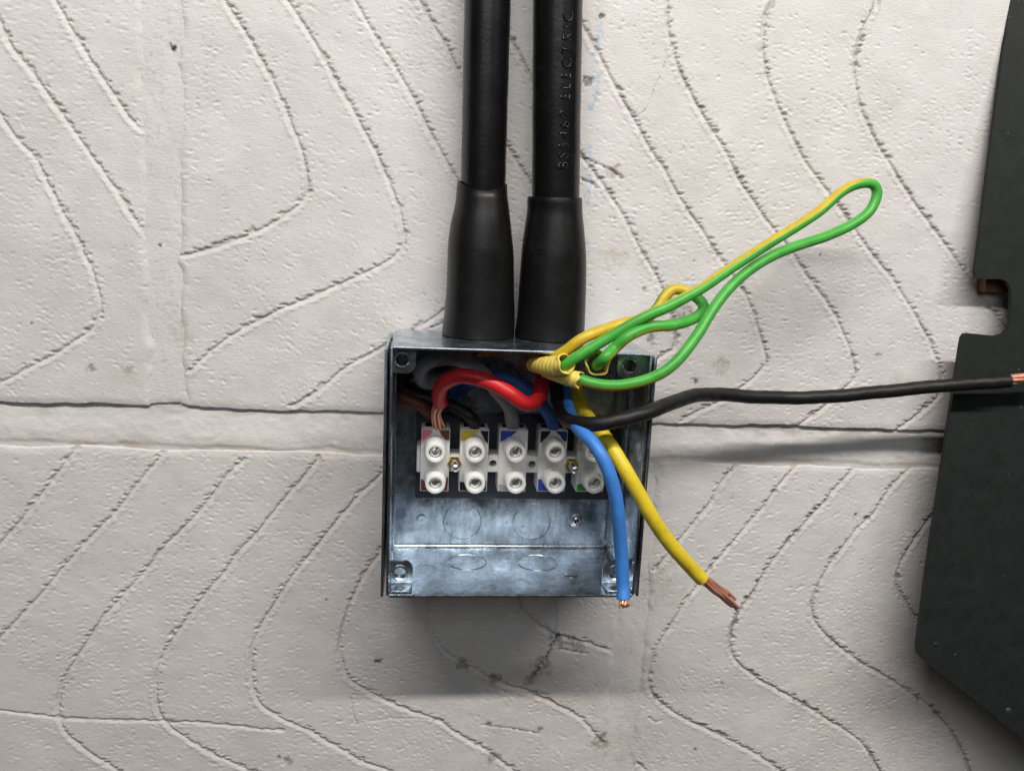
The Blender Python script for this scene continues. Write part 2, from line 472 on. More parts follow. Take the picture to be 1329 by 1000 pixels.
# blotches: (px, py, radius px, rgb multiplier, strength, depth mm)
BLOT = [
 (223,62,4.5,(.08,.08,.08),1,1.2), (490,857,5,(.12,.11,.10),1,.8), (375,985,8,(.45,.42,.38),.9,-.3), (363,980,3,(.3,.28,.26),1,-.3),
 (118,479,6,(.45,.42,.38),.8,.3), (165,481,8,(.62,.58,.52),.7,.2), (40,420,2,(.3,.3,.3),1,.3), (207,318,2.5,(.15,.15,.15),1,.3),
 (798,335,16,(.66,.60,.50),.6,.1), (935,474,13,(.62,.55,.47),.75,.1), (890,410,17,(.35,.34,.33),.75,.3), (862,760,30,(.75,.66,.57),.6,0),
 (780,22,4,(.30,.28,.25),1,.7), (762,106,7,(.35,.36,.38),.9,.8), (797,222,9,(.55,.52,.48),.8,.4), (903,495,6,(.2,.19,.17),.9,.3),
 (1110,668,3.5,(.25,.23,.22),1,.4), (902,972,3,(.3,.28,.25),1,.4), (937,886,2.5,(.3,.28,.25),1,.4), (1140,460,4,(.3,.28,.26),.8,.3),
 (1065,330,3,(.3,.26,.25),.9,.3), (845,440,8,(.25,.25,.25),.7,.3), (500,596,5,(1,.45,.5),.8,0), (424,778,2.5,(.3,.3,.3),1,.3),
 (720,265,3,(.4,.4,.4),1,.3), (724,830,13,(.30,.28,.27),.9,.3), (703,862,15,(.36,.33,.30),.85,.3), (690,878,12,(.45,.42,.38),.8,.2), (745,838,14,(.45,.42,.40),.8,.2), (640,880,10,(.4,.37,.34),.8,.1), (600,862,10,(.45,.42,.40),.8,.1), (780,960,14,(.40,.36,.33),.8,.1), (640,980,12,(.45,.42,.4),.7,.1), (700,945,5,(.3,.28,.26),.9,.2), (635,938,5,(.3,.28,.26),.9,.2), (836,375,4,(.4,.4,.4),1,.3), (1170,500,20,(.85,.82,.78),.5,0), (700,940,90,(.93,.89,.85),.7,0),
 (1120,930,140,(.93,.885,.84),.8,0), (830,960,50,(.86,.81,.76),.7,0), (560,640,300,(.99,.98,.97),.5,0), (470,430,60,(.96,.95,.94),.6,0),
 (238,440,14,(.86,.80,.72),.6,0), (440,590,40,(.94,.90,.84),.6,0), (190,110,25,(.93,.92,.90),.6,.1), (1000,380,30,(.94,.92,.92),.5,0),
]
BLUE = [([(775,15),(778,45),(772,70)],4), ([(770,90),(776,110),(768,140)],4), ([(764,190),(766,230),(762,262)],3.5), ([(722,782),(722,800),(721,822),(719,836)],2.6), ([(762,310),(765,330)],3)]

XL = [U(193, y)[0] for y in (60, 480)]; XLr = [U(230, y)[0] for y in (60, 480)]
x_ul1 = sum(XL)/2; x_ur0 = sum(XLr)/2
x_ll1 = U(797, 900)[0]; x_lr0 = U(826, 900)[0]
z_up = np.mean([U(0, 525)[2], U(500, 540)[2], U(850, 552)[2], U(1230, 566)[2]])
z_lo = np.mean([U(0, 577)[2], U(440, 586)[2], U(850, 593)[2], U(1210, 602)[2]])
VX0, VX1 = U(0, 500)[0]-9, U(1329, 500)[0]+9         # densely meshed part
VZ0, VZ1 = U(664, 1000)[2]-9, U(664, 0)[2]+9

def axis(a, b, lo, hi, fine, coarse):
    out = []
    lo = max(a, lo); hi = min(b, hi)
    if a < lo: out.append(np.linspace(a, lo, max(2, int((lo-a)/coarse)), endpoint=False))
    out.append(np.linspace(lo, hi, int((hi-lo)/fine)+1))
    if hi < b: out.append(np.linspace(hi, b, max(2, int((b-hi)/coarse))+1)[1:])
    return np.concatenate(out)

def seg_field(X, Z, line, reach):
    """signed distance to a traced line; + on the upper (or right) side. Returns index box, d, along"""
    P = catmull(np.array([U(a, b)[[0, 2]] for a, b in line]), 2.0)
    xs, zs = X[0], Z[:, 0]
    if P[:, 0].max()+reach < xs[0] or P[:, 0].min()-reach > xs[-1] or P[:, 1].max()+reach < zs[0] or P[:, 1].min()-reach > zs[-1]:
        return None
    i0, i1 = np.searchsorted(xs, [P[:, 0].min()-reach, P[:, 0].max()+reach])
    j0, j1 = np.searchsorted(zs, [P[:, 1].min()-reach, P[:, 1].max()+reach])
    if i1-i0 < 2 or j1-j0 < 2: return None
    D = np.full((j1-j0, i1-i0), 99.0); Sg = np.ones_like(D)
    for a, b in zip(P[:-1], P[1:]):
        p0, p1 = np.searchsorted(xs, [min(a[0], b[0])-reach, max(a[0], b[0])+reach])
        q0, q1 = np.searchsorted(zs, [min(a[1], b[1])-reach, max(a[1], b[1])+reach])
        p0, p1 = max(p0, i0), min(p1, i1); q0, q1 = max(q0, j0), min(q1, j1)
        if p1 <= p0 or q1 <= q0: continue
        x = X[q0:q1, p0:p1]; z = Z[q0:q1, p0:p1]
        e = b-a; L2 = e@e
        t = np.clip(((x-a[0])*e[0]+(z-a[1])*e[1])/L2, 0, 1)
        dx = x-a[0]-t*e[0]; dz = z-a[1]-t*e[1]
        d = np.hypot(dx, dz)
        nrm = np.array([-e[1], e[0]])/math.sqrt(L2)
        if nrm@np.array([.35, 1.0]) < 0: nrm = -nrm
        s = np.sign(dx*nrm[0]+dz*nrm[1])
        v = D[q0-j0:q1-j0, p0-i0:p1-i0]; w = Sg[q0-j0:q1-j0, p0-i0:p1-i0]
        k = d < v
        v[k] = d[k]; w[k] = s[k]
    return (slice(j0, j1), slice(i0, i1)), D*Sg

PXW = []
def to_px(X, Z):
    d0 = X-CAM[0]; d1 = -CAM[1]; d2 = Z-CAM[2]
    w = d0*fwd[0]+d1*fwd[1]+d2*fwd[2]
    return CX+FPX*(d0*rgt[0]+d1*rgt[1]+d2*rgt[2])/w, CY-FPX*(d0*upv[0]+d1*upv[1]+d2*upv[2])/w

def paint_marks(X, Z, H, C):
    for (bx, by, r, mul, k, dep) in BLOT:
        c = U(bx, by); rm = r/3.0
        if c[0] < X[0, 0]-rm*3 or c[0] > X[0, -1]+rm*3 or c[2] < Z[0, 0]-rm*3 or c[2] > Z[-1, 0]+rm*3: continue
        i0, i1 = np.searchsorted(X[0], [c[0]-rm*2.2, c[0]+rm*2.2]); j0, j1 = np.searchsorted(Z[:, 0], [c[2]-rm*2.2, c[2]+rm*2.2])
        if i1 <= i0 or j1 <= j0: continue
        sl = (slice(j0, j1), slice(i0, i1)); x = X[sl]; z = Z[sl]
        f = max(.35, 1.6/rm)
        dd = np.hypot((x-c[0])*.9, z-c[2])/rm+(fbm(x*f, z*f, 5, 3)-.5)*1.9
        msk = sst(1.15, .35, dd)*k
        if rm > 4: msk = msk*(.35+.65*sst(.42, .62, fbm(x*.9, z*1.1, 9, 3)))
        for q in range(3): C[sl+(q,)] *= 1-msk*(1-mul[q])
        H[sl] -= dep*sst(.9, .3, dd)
    for line, r in BLUE:
        q = seg_field(X, Z, line, r/3*2+1)
        if q is None: continue
        sl, sd = q; x = X[sl]; z = Z[sl]
        msk = sst(r/3*1.3, r/3*.3, np.abs(sd)+(fbm(x*.8, z*.5, 21)-.5)*2.5)*sst(.38, .6, fbm(x*1.3, z*1.0, 4))*.8
        for k, v in enumerate((.52, .78, 1.0)): C[sl+(k,)] *= 1-msk*(1-v)

def grid_mesh(name, X, Y, Z, C, parent):
    nz, nx = X.shape
    V = np.stack([X, Y, Z], -1).reshape(-1, 3)*S
    i = np.arange(nz-1)[:, None]*nx+np.arange(nx-1)[None]
    F = np.stack([i, i+1, i+nx+1, i+nx], -1).reshape(-1)
    me = bpy.data.meshes.new(name)
    me.vertices.add(len(V)); me.vertices.foreach_set('co', V.astype(np.float32).ravel())
    nf = (nz-1)*(nx-1)
    me.loops.add(nf*4); me.loops.foreach_set('vertex_index', F.astype(np.int32))
    me.polygons.add(nf)
    me.polygons.foreach_set('loop_start', np.arange(0, nf*4, 4, dtype=np.int32))
    me.polygons.foreach_set('use_smooth', np.ones(nf, bool))
    me.update(calc_edges=True)
    at = me.attributes.new('paint', 'FLOAT_COLOR', 'POINT')
    at.data.foreach_set('color', np.concatenate([C.reshape(-1, 3), np.ones((len(V), 1))], 1).astype(np.float32).ravel())
    me.materials.append(M['wall'])
    return place(bpy.data.objects.new(name, me), parent)

WHITE = np.array([.742, .724, .705])

def block(x0, x1, z0, z1, grooves, seed, parent, dirt_base):
    xs = axis(x0, x1, VX0, VX1, .5, 5); zs = axis(z0, z1, VZ0, VZ1, .5, 5)
    X, Z = np.meshgrid(xs, zs)
    # skewed, streaky tearing left by the wire that cut the clay
    wx = (fbm(X*.05, Z*.05, seed)-.5)*6; wz = (fbm(X*.06, Z*.06, seed+1)-.5)*6
    H = (fbm(X*.03, Z*.03, seed+2)-.5)*1.2+(fbm(X*.16, Z*.2, seed+3, 3)-.5)*.26
    # small crescent tears, each with a crisp upper lip and a burr of clay below it
    T1 = np.zeros_like(H)
    r_ = np.random.default_rng(seed+100)
    fx0, fx1 = max(x0, VX0), min(x1, VX1); fz0, fz1 = max(z0, VZ0), min(z1, VZ1)
    nt_ = int((fx1-fx0)*(fz1-fz0)/7.0)
    tx = r_.uniform(fx0+3, fx1-3, nt_); tz = r_.uniform(fz0+3, fz1-3, nt_)
    den = fbm(tx*.045, tz*.045, seed+8); flow = (fbm(tx*.012, tz*.012, seed+4)-.5)*1.5-.12
    keep = r_.random(nt_) < .25+.85*sst(.36, .62, den)
    i0s = np.searchsorted(xs, tx-3.6); i1s = np.searchsorted(xs, tx+3.6); j0s = np.searchsorted(zs, tz-2.6); j1s = np.searchsorted(zs, tz+1.9)
    for k in np.nonzero(keep)[0]:
        sl = (slice(j0s[k], j1s[k]), slice(i0s[k], i1s[k]))
        ang = flow[k]+r_.normal(0, .22); L = .42+.95*r_.random()**2; dp = .08+.28*r_.random()**2
        dx = X[sl]-tx[k]; dz = Z[sl]-tz[k]
        u = dx*math.cos(ang)+dz*math.sin(ang); v = -dx*math.sin(ang)+dz*math.cos(ang)
        v = v+u*u*(.10+.22*r_.random())*r_.choice((-1, 1, 1))/L
        e = np.exp(-(u/L)**4)
        cut = e*sst(.28, -.05, v)*sst(-1.0, -.1, v)
        H[sl] -= dp*cut
        H[sl] += dp*.55*e*np.exp(-((v+1.25)/.42)**2)
        T1[sl] = np.maximum(T1[sl], cut*sst(-.75, -.1, v)*min(1, dp*2.4))
    amt = np.ones_like(H)
    t1 = T1
    C = np.ones(X.shape+(3,))*WHITE
    tone = .955+.09*fbm(X*.06, Z*.06, seed+9)
    C *= tone[..., None]
    pit = sst(.25, .9, t1)*(.25+.75*sst(.42, .62, fbm(X*.07, Z*.07, seed+12)))*.75
    C *= (1-pit*(.22+.78*dirt_base))[..., None]
    tickn = vn(X*.38, Z*1.25, seed+10); tick2 = vn(X*.6+4, Z*1.7, seed+11); low = fbm(X*.10, Z*.10, seed+14)
    for k, g in enumerate(grooves):
        q = seg_field(X, Z, g, 6.0)
        if q is None: continue
        sl, s = q
        tk = tickn[sl]; tk2 = tick2[sl]; lw = low[sl]
        s = s+(lw-.5)*.8
        # steep broken upper lip, gentle lower slope, torn ticks along the lip
        upw = .40+.25*lw+2.0*sst(.56, .82, tk)+1.1*sst(.6, .88, tk2)
        dnw = 1.15+.8*lw+.5*(tk2-.5)
        prof = np.where(s > .25, 1-sst(upw*.55, upw+.12, s-.0), sst(-dnw, .15, s))
        dep = .66+.42*lw
        H[sl] -= dep*prof
        # burr pushed up along both sides
        H[sl] += .34*np.exp(-((s+dnw+.5)/.6)**2)*sst(.35, .7, tk)+.20*np.exp(-((s-upw-.7)/.7)**2)*sst(.4, .8, tk2)
        pxx, pyy = to_px(X[sl], Z[sl])
        dirt = dirt_base*(.55+.75*sst(480, 800, pxx))*(.25+.75*sst(.36, .62, fbm(X[sl]*.07, Z[sl]*.07, seed+15)))
        dk = np.clip(prof*1.25-.25, 0, 1)*sst(-.5, .35, s)*(.35+.65*np.maximum(sst(.4, .7, tk), sst(.45, .7, lw)))
        dk = np.maximum(dk*dirt, .9*dirt*sst(.62, .85, tk)*sst(2.4, .6, np.abs(s-.4)))
        wsh = dirt_base*.28*np.exp(-(s/2.2)**2)*lw
        for c, v in enumerate((.17, .145, .125)): C[sl+(c,)] *= (1-dk*(1-v))*(1-wsh*(.78+.06*c))
    for line, hw, dep, gr in FINE:
        q = seg_field(X, Z, line, 4.0)
        if q is None: continue
        sl, s = q
        s = s+(tickn[sl]-.5)*1.4*hw
        p = sst(hw*1.3, hw*.2, np.abs(s))
        H[sl] -= dep*p
        dk = sst(hw, hw*.2, np.abs(s))*gr*sst(.3, .6, tick2[sl])
        for c, v in enumerate((.15, .13, .12)): C[sl+(c,)] *= 1-dk*(1-v)
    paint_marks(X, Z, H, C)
    # crumbly rounded arrises
    ed = np.minimum(np.minimum(X-x0, x1-X), np.minimum(Z-z0, z1-Z))
    bedge = sst(2.5, -1.0, np.minimum(Z-z0, z1-Z)-np.minimum(X-x0, x1-X))
    ed = ed-1.8+(fbm(X*.16, Z*.16, seed+16, 4)-.5)*(2.4-1.3*bedge)+(fbm(X*.035, Z*.035, seed+17, 2)-.5)*2.2+(fbm(X*.09, Z*.09, seed+18, 3)-.5)*4.0*sst(-1.0, 2.5, np.minimum(Z-z0, z1-Z)-np.minimum(X-x0, x1-X))
    ro = sst(1.1, -.5, ed)
    side = sst(-1.0, 2.5, np.minimum(Z-z0, z1-Z)-np.minimum(X-x0, x1-X))   # 1 at the upright joints, which are filled flush
    H = H*(1-ro)-7.0*(1-side)*ro**1.5-1.5*side*sst(3.6, -2.4, ed)**1.3-.5*(1-.6*side)*sst(4, 0, ed)
    return grid_mesh('block', X, -H, Z, C, parent)

wall = empty('block_wall', 'white painted wall of large blocks with dragged curved grooves', 'wall', loc=(120, 0, -150))
BL = 440
block(x_ul1-BL, x_ul1+1, z_up-1, z_up+215, UL, 1, wall, .32)
block(x_ur0-1, x_ur0+BL, z_up-1, z_up+215, UR, 20, wall, .50)
block(x_ll1-BL, x_ll1+1, z_lo-215, z_lo+1, LL, 40, wall, .40)
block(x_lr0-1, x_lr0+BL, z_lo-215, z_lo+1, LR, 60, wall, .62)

def mortar():
    Vs, Ys = [], []
    def strip(x0, x1, z0, z1, hf, seed, nx, nz):
        xs = np.linspace(x0, x1, nx); zs = np.linspace(z0, z1, nz)
        X, Z = np.meshgrid(xs, zs)
        H, C = hf(X, Z, seed)
        paint_marks(X, Z, H, C)
        return X, Z, H, C
    def bed(X, Z, s):
        t = (Z-z_lo)/(z_up-z_lo)+(fbm(X*.05, Z*.05, s)-.5)*.22
        H = -.55-1.45*sst(.25, 1.1, t)-.5*sst(.10, -.05, t)+(fbm(X*.30, Z*.45, s+1, 3)-.5)*.38+(fbm(X*.05, Z*.1, s+5)-.5)*.7
        C = np.ones(X.shape+(3,))*WHITE*(.955+.09*fbm(X*.08, Z*.15, s+2))[..., None]
        warm = sst(.25, .0, t)*sst(.45, .65, fbm(X*.09, Z*.2, s+3))*.7
        C *= 1-warm[..., None]*np.array([.12, .19, .28])
        gr = sst(.62, .95, t)*sst(.35, .6, fbm(X*.13, Z*.4, s+4))*.45*(.4+.6*sst(120, 160, X))
        C *= 1-gr[..., None]*np.array([.7, .72, .74])
        return H, C
    def perp(X, Z, s):
        if Z[0, 0] > z_lo: e_ = Z-z_up                # rounded off where it runs into the bed joint
        else: e_ = z_lo-Z
        e_ = e_-1.8+(fbm(X*.16, Z*.16, s+8, 4)-.5)*2.4
        H = -.75-6.5*sst(1.3, -.6, e_)**1.5-.4*sst(4, 0, e_)+(fbm(X*.12, Z*.06, s, 3)-.5)*.7-.12*sst(.74, .88, vn(X*.7, Z*.9, s+6))+(vn(X*1.1, Z*1.1, s+7)-.5)*.08
        C = np.ones(X.shape+(3,))*WHITE*(.975+.05*fbm(X*.12, Z*.1, s+2))[..., None]
        sp = sst(.86, .95, vn(X*.8, Z*.9, s+3))*.2
        C *= (1-sp)[..., None]
        return H, C
    parts = [strip(x_ul1-BL, x_ur0+BL, z_lo-4, z_up+4, bed, 80, 1500, 48),
             strip(x_ul1-4, x_ur0+4, z_up-1, z_up+215, perp, 90, 40, 430),
             strip(x_ll1-4, x_lr0+4, z_lo-215, z_lo+1, perp, 95, 36, 430)]
    o = None
    V = []; F = []; Cc = []; n0 = 0
    for X, Z, H, C in parts:
        nz, nx = X.shape
        V.append(np.stack([X, -H, Z], -1).reshape(-1, 3)*S)
        i = np.arange(nz-1)[:, None]*nx+np.arange(nx-1)[None]+n0
        F.append(np.stack([i, i+1, i+nx+1, i+nx], -1).reshape(-1, 4)); Cc.append(C.reshape(-1, 3)); n0 += nz*nx
    V = np.vstack(V); F = np.vstack(F); Cc = np.vstack(Cc)
    me = bpy.data.meshes.new('mortar')
    me.vertices.add(len(V)); me.vertices.foreach_set('co', V.astype(np.float32).ravel())
    me.loops.add(len(F)*4); me.loops.foreach_set('vertex_index', F.astype(np.int32).ravel())
    me.polygons.add(len(F)); me.polygons.foreach_set('loop_start', np.arange(0, len(F)*4, 4, dtype=np.int32))
    me.polygons.foreach_set('use_smooth', np.ones(len(F), bool)); me.update(calc_edges=True)
    at = me.attributes.new('paint', 'FLOAT_COLOR', 'POINT')
    at.data.foreach_set('color', np.concatenate([Cc, np.ones((len(Cc), 1))], 1).astype(np.float32).ravel())
    me.materials.append(M['wall'])
    place(bpy.data.objects.new('mortar', me), wall)
mortar()

# ------------------------------------------------------------------ the steel box
BW, BH, BD = 100.0, 100.0, 52.4
TI = 0.0095                                        # the box hangs slightly askew
def BX(x, d, z):
    """box frame (x from its left side, d from the wall, z from its top) -> world mm"""
    return np.array([x*math.cos(TI)+z*math.sin(-TI), -d, x*math.sin(TI)+z*math.cos(TI)])
def bxf(bm):
    for v in bm.verts:
        v.co = Vector(BX(v.co.x, -v.co.y, v.co.z))
    return bm

steel = empty('steel_junction_box', 'open galvanised steel junction box screwed to the white wall', 'junction box', loc=BX(50, 0, -50))
DW = 1.0                                           # gap behind, taken up by the uneven paint
def fold_profile():
    """top, back and bottom in one bent sheet: (d, z) outline, outside then inside"""
    t, r = 1.2, 1.8
    out = [(BD, -.45), (BD-.13, -.13), (BD-.45, 0)]; inn = [(BD, -t+.45), (BD-.13, -t+.13), (BD-.45, -t)]
    for k in range(7):
        a = math.pi/2*k/6
        out.append((DW+r-r*math.sin(a), -r+r*math.cos(a)))
        ri = r-t+.5
        inn.append((DW+t+ri-ri*math.sin(a), -t-ri+ri*math.cos(a)))
    for k in range(7):
        a = math.pi/2*k/6
        out.append((DW+r-r*math.cos(a), -BH+r-r*math.sin(a)))
        ri = r-t+.9
        inn.append((DW+t+ri-ri*math.cos(a), -BH+t+ri-ri*math.sin(a)))
    out += [(BD-.45, -BH), (BD-.13, -BH+.13), (BD, -BH+.45)]; inn += [(BD-.45, -BH+t), (BD-.13, -BH+t-.13), (BD, -BH+t-.45)]
    def hold(L):
        R = []
        for k, p in enumerate(L):
            R.append(p)
            if k+1 < len(L):
                q = L[k+1]; ln = math.hypot(q[0]-p[0], q[1]-p[1])
                if ln > 5:
                    for f in (.35/ln, 1-.35/ln): R.append((p[0]+(q[0]-p[0])*f, p[1]+(q[1]-p[1])*f))
        return R
    return hold(out), hold(inn)
def shell():
    out, inn = fold_profile()
    bm = bmesh.new()
    nx = 24
    xs = np.linspace(1.1, BW-1.1, nx)
    ro, ri = [], []
    for x in xs:
        ro.append([bm.verts.new((x, -d, z)) for d, z in out])
        ri.append([bm.verts.new((x, -d, z)) for d, z in inn])
    n = len(out)
    for i in range(nx-1):
        for k in range(n-1):
            bm.faces.new((ro[i][k], ro[i][k+1], ro[i+1][k+1], ro[i+1][k]))
            bm.faces.new((ri[i][k], ri[i+1][k], ri[i+1][k+1], ri[i][k+1]))
        bm.faces.new((ro[i][0], ro[i+1][0], ri[i+1][0], ri[i][0]))
        bm.faces.new((ro[i][-1], ri[i][-1], ri[i+1][-1], ro[i+1][-1]))
    for i in (0, nx-1):
        for k in range(n-1):
            bm.faces.new((ro[i][k], ri[i][k], ri[i][k+1], ro[i][k+1]))
    return obj_bm('shell', bxf(bm), M['galv'], steel, True, 35)
shell()
for side in (0, 1):
    x = 0 if side == 0 else BW
    sg = 1 if side == 0 else -1
    bm = box_bm(min(x, x+sg*1.0), max(x, x+sg*1.0), -BD+.6, -DW-.2, -BH+.6, -.6, .3)
    obj_bm('side_flange', bxf(bm), M['galv'], steel, True, 40)
    # outer end plate, a little proud with a gap behind its turned lip
    a, b = x-sg*2.2, x-sg*1.1
    bm = box_bm(min(a, b), max(a, b), -BD+1.6, -DW-.2, -BH-.3, -1.2, .3)
    obj_bm('end_plate', bxf(bm), M['galv'], steel, True, 40)
    # spot-welded overlap strip inside
    a, b = x+sg*1.0, x+sg*1.8
    bm = box_bm(min(a, b), max(a, b), -BD+24, -DW-2.4, -BH+4, -4, .3)
    obj_bm('overlap_strip', bxf(bm), M['galv'], steel, True, 40)

def lug(cx, cz, sx, sz, w, h):
    """corner ear with a screw hole; (cx, cz) hole centre, corner lies towards (sx, sz)"""
    d = BD-9.0 if sz < 0 else BD-4.5
    hole, t = 2.35, 1.3
    ang = [2*math.pi*k/40 for k in range(40)]
    def outer(a):
        dx, dz = math.cos(a), math.sin(a)
        lx = w if dx*sx > 0 else 5.1; lz = h if dz*sz > 0 else 5.1
        k = min(lx/abs(dx) if abs(dx) > 1e-6 else 1e9, lz/abs(dz) if abs(dz) > 1e-6 else 1e9)
        px, pz = dx*k, dz*k
        if dx*sx < 0 and dz*sz < 0:                # rounded free corner
            rr = 3.4; qx, qz = abs(px), abs(pz)
            ax, az = lx-rr, lz-rr
            if qx > ax and qz > az:
                # march along the ray to the arc
                for kk in np.linspace(k, k*.7, 60):
                    ex, ez = abs(dx)*kk, abs(dz)*kk
                    if ex <= ax or ez <= az or math.hypot(ex-ax, ez-az) <= rr:
                        return dx*kk, dz*kk
        return px, pz
    bm = bmesh.new(); rows = []
    hl = hole
    for (off, dd) in ((None, d-.0), (None, d-t)):
        rows.append([bm.verts.new((cx+outer(a)[0], -dd, cz+outer(a)[1])) for a in ang])
    hs = [(hl+1.15, d), (hl+.85, d+.35), (hl+.35, d+.42), (hl, d+.1), (hl, d-3.2), (hl+.5, d-3.2), (hl+.6, d-t)]
    rings = [[bm.verts.new((cx+r*math.cos(a), -dd, cz+r*math.sin(a))) for a in ang] for r, dd in hs]
    seq = [rows[1], rows[0]]+rings+[rows[1]]
    for A, B in zip(seq[:-1], seq[1:]):
        for i in range(40):
            j = (i+1) % 40
            bm.faces.new((A[i], A[j], B[j], B[i]))
    return obj_bm('corner_lug', bxf(bm), M['galv'], steel, True, 40)
def inv_box(px, py, d):
    p = U(px, py, d); c, s = math.cos(TI), math.sin(TI)
    return p[0]*c+p[2]*s, -p[0]*s+p[2]*c
for (px, py, sx, sz) in ((522, 467, -1, 1), (818, 475, 1, 1), (519, 743, -1, -1), (798, 743, 1, -1)):
    hx, hz = inv_box(px, py, BD-(9 if sz < 0 else 4.5))
    w = (hx-1.0) if sx < 0 else (BW-1.0-hx)
    lug(hx, hz, sx, sz, w, 5.1 if sz < 0 else min(5.4, -hz-1.3))
    if sz < 0:                                      # the ear's foot folded along the floor of the box
        x0, x1 = (1.1, hx+5.0) if sx < 0 else (hx-5.0, BW-1.1)
        bm = box_bm(x0, x1, -BD+.5, -BD+10.2, -BH+1.25, -BH+2.3, .35)
        obj_bm('lug_foot', bxf(bm), M['galv'], steel, True, 40)

# knock-outs on floor and back, pressed dimples, fixing screws
def disc(name, c, ax, r, h, mat, parent, seg=36, bev=.12):
    return lathe(name, c, ax, [(r, -.2), (r, h-bev), (r-bev, h), (r*.5, h+.02), (.01, h+.02)], mat, parent, seg)
AXU = BX(0, 0, 1)-BX(0, 0, 0); AXO = np.array([0, -1.0, 0])
def floor_pt(px, py):
    lo, hi = 0.0, BD
    for _ in range(40):
        mid = (lo+hi)/2
        if inv_box(px, py, mid)[1] > -BH+1.2: lo = mid
        else: hi = mid
    # higher d -> lower z for a ray looking down? resolve by brute search
    best = min(np.linspace(0, BD, 400), key=lambda d: abs(inv_box(px, py, d)[1]-(-BH+1.2)))
    return BX(inv_box(px, py, best)[0], best, -BH+1.2)
def seam(name, c, ax, r, parent, gap=.16):
    """pressed outline of a knock-out: a shallow raised ring with a fine dark groove beside it"""
    lathe(name, c, ax, [(r+.5, -.3), (r+.35, .10), (r+.1, .16), (r-.05, -.06), (r-.2, -.06), (r-.3, .14), (r-.7, .16), (r*.4, .16), (.01, .16)], M['galv'], parent, 40, True, 25)
seam('knockout', floor_pt(606, 729), AXU, 8.2, steel)
seam('knockout', floor_pt(697, 730), AXU, 8.6, steel)
for px, py in ((600, 676), (690, 677)):            # barely pressed outlines on the back
    r = 8.6
    lathe('knockout', U(px, py, DW+1.2), AXO, [(r+.4, -.3), (r+.3, .012), (r+.1, .025), (r, .0), (r-.15, .0), (r-.3, .025), (r-.45, .025), (r*.5, .025), (.01, .025)], M['galv'], steel, 40, True, 8)
lathe('dimple', U(547, 673, DW+1.2), AXO, [(2.5, -.2), (2.3, .08), (1.6, .16), (.6, .10), (.01, .08)], M['galv'], steel)
lathe('dimple', floor_pt(741, 746), AXU, [(3.1, -.2), (2.8, .3), (2.0, .5), (.8, .45), (.01, .45)], M['galv'], steel)

def pan_screw(name, c, r, mat, parent, cross=True, rot=.3):
    o = lathe(name, c, AXO, [(r, -.5), (r, .5), (r*.92, 1.0), (r*.7, 1.5), (r*.45, 1.75), (.01, 1.8)], mat, parent, 28, True, 60)
    return o
wsh = lathe('fixing_screw', U(748, 675, DW+1.2), AXO, [(3.2, -.2), (3.2, .5), (3.0, .7), (2.7, .75), (2.6, 1.3), (2.1, 1.9), (1.4, 2.15), (1.2, 1.7), (.01, 1.3)], M['zinc'], steel, 28, True, 45)
for k in range(4):
    a = .45+k*math.pi/2
    c0 = U(748, 675, DW+3.2)
    bm = box_bm(-.28, .28, -.25, .25, .2, 1.5, .08)
    bmesh.ops.rotate(bm, verts=bm.verts, cent=(0, 0, 0), matrix=Matrix.Rotation(a, 3, 'Y'))
    bmesh.ops.translate(bm, verts=bm.verts, vec=Vector(c0))
    obj_bm('screw_recess_shade', bm, M['dark'], wsh)  # dark bars on the head, painted shade of the cross recess

# ------------------------------------------------------------------ terminal strip
DP0 = DW+1.4
strip = empty('terminal_strip', 'translucent white five way screw terminal strip inside the steel box', 'terminal block', loc=U(665, 600, DP0))
def quad_box(name, p00, p11, d0, d1, mat, parent, bev=.3):
    """slab whose front face spans two photo points at depth d1, in the box's tilted frame"""
    x0, z1 = inv_box(*p00, d1); x1, z0 = inv_box(*p11, d1)
    return obj_bm(name, bxf(box_bm(x0, x1, -d1, -d0, z0, z1, bev)), mat, parent, True, 40), (x0, x1, z0, z1)
quad_box('shade_sheet', (541, 536), (789, 648.5), DP0, DP0+2.4, M['shade_and_rivet'], strip, .3)  # dark sheet added where the box rim's shadow falls on the back
D1 = 17.0; DC = 28.0
lefts = [547, 598, 649, 701, 752]
marks = [
 [('p_pink', [(0,0),(.40,0),(.33,.09),(.16,.13),(.02,.27),(0,.22)]), ('p_brown', [(.60,.0),(1,0),(1,.17),(.86,.17),(.72,.11)]), ('p_brown', [(0,.80),(.2,.84),(.5,.86),(.85,.80),(1,.76),(1,1),(0,1)])],
 [('p_yellow', [(0,0),(.66,0),(.55,.06),(.35,.12),(.12,.19),(0,.18)]), ('p_black', [(.68,.02),(1,.02),(1,.23),(.86,.17)]), ('p_black', [(0,.84),(.2,.85),(.5,.87),(.85,.84),(1,.83),(1,1),(0,1)])],
 [('p_blue', [(0,0),(.62,0),(.40,.1),(.02,.2),(0,.2)]), ('p_grey', [(0,.88),(.2,.90),(.5,.90),(.85,.82),(1,.80),(1,1),(0,1)])],
 [('p_black', [(0,0),(.40,0),(.27,.1),(.06,.2),(0,.2)]), ('p_navy', [(.55,0),(.95,0),(1,.05),(1,.17),(.86,.17),(.72,.08)]), ('p_blue', [(0,.79),(.16,.80),(.34,.86),(.5,.88),(.5,1),(0,1)]), ('p_navy', [(.51,.88),(.85,.84),(1,.82),(1,1),(.51,1)])],
 [('p_green', [(0,.88),(.22,.86),(.4,.95),(.36,1),(0,1)]), ('p_yellow', [(.62,1),(.8,.92),(1,.9),(1,1)])],
]
def screw_angle(i): return [.5, 1.5, .9, 1.2, .6, .8, 1.3, .35, 1.9, .9][i % 10]
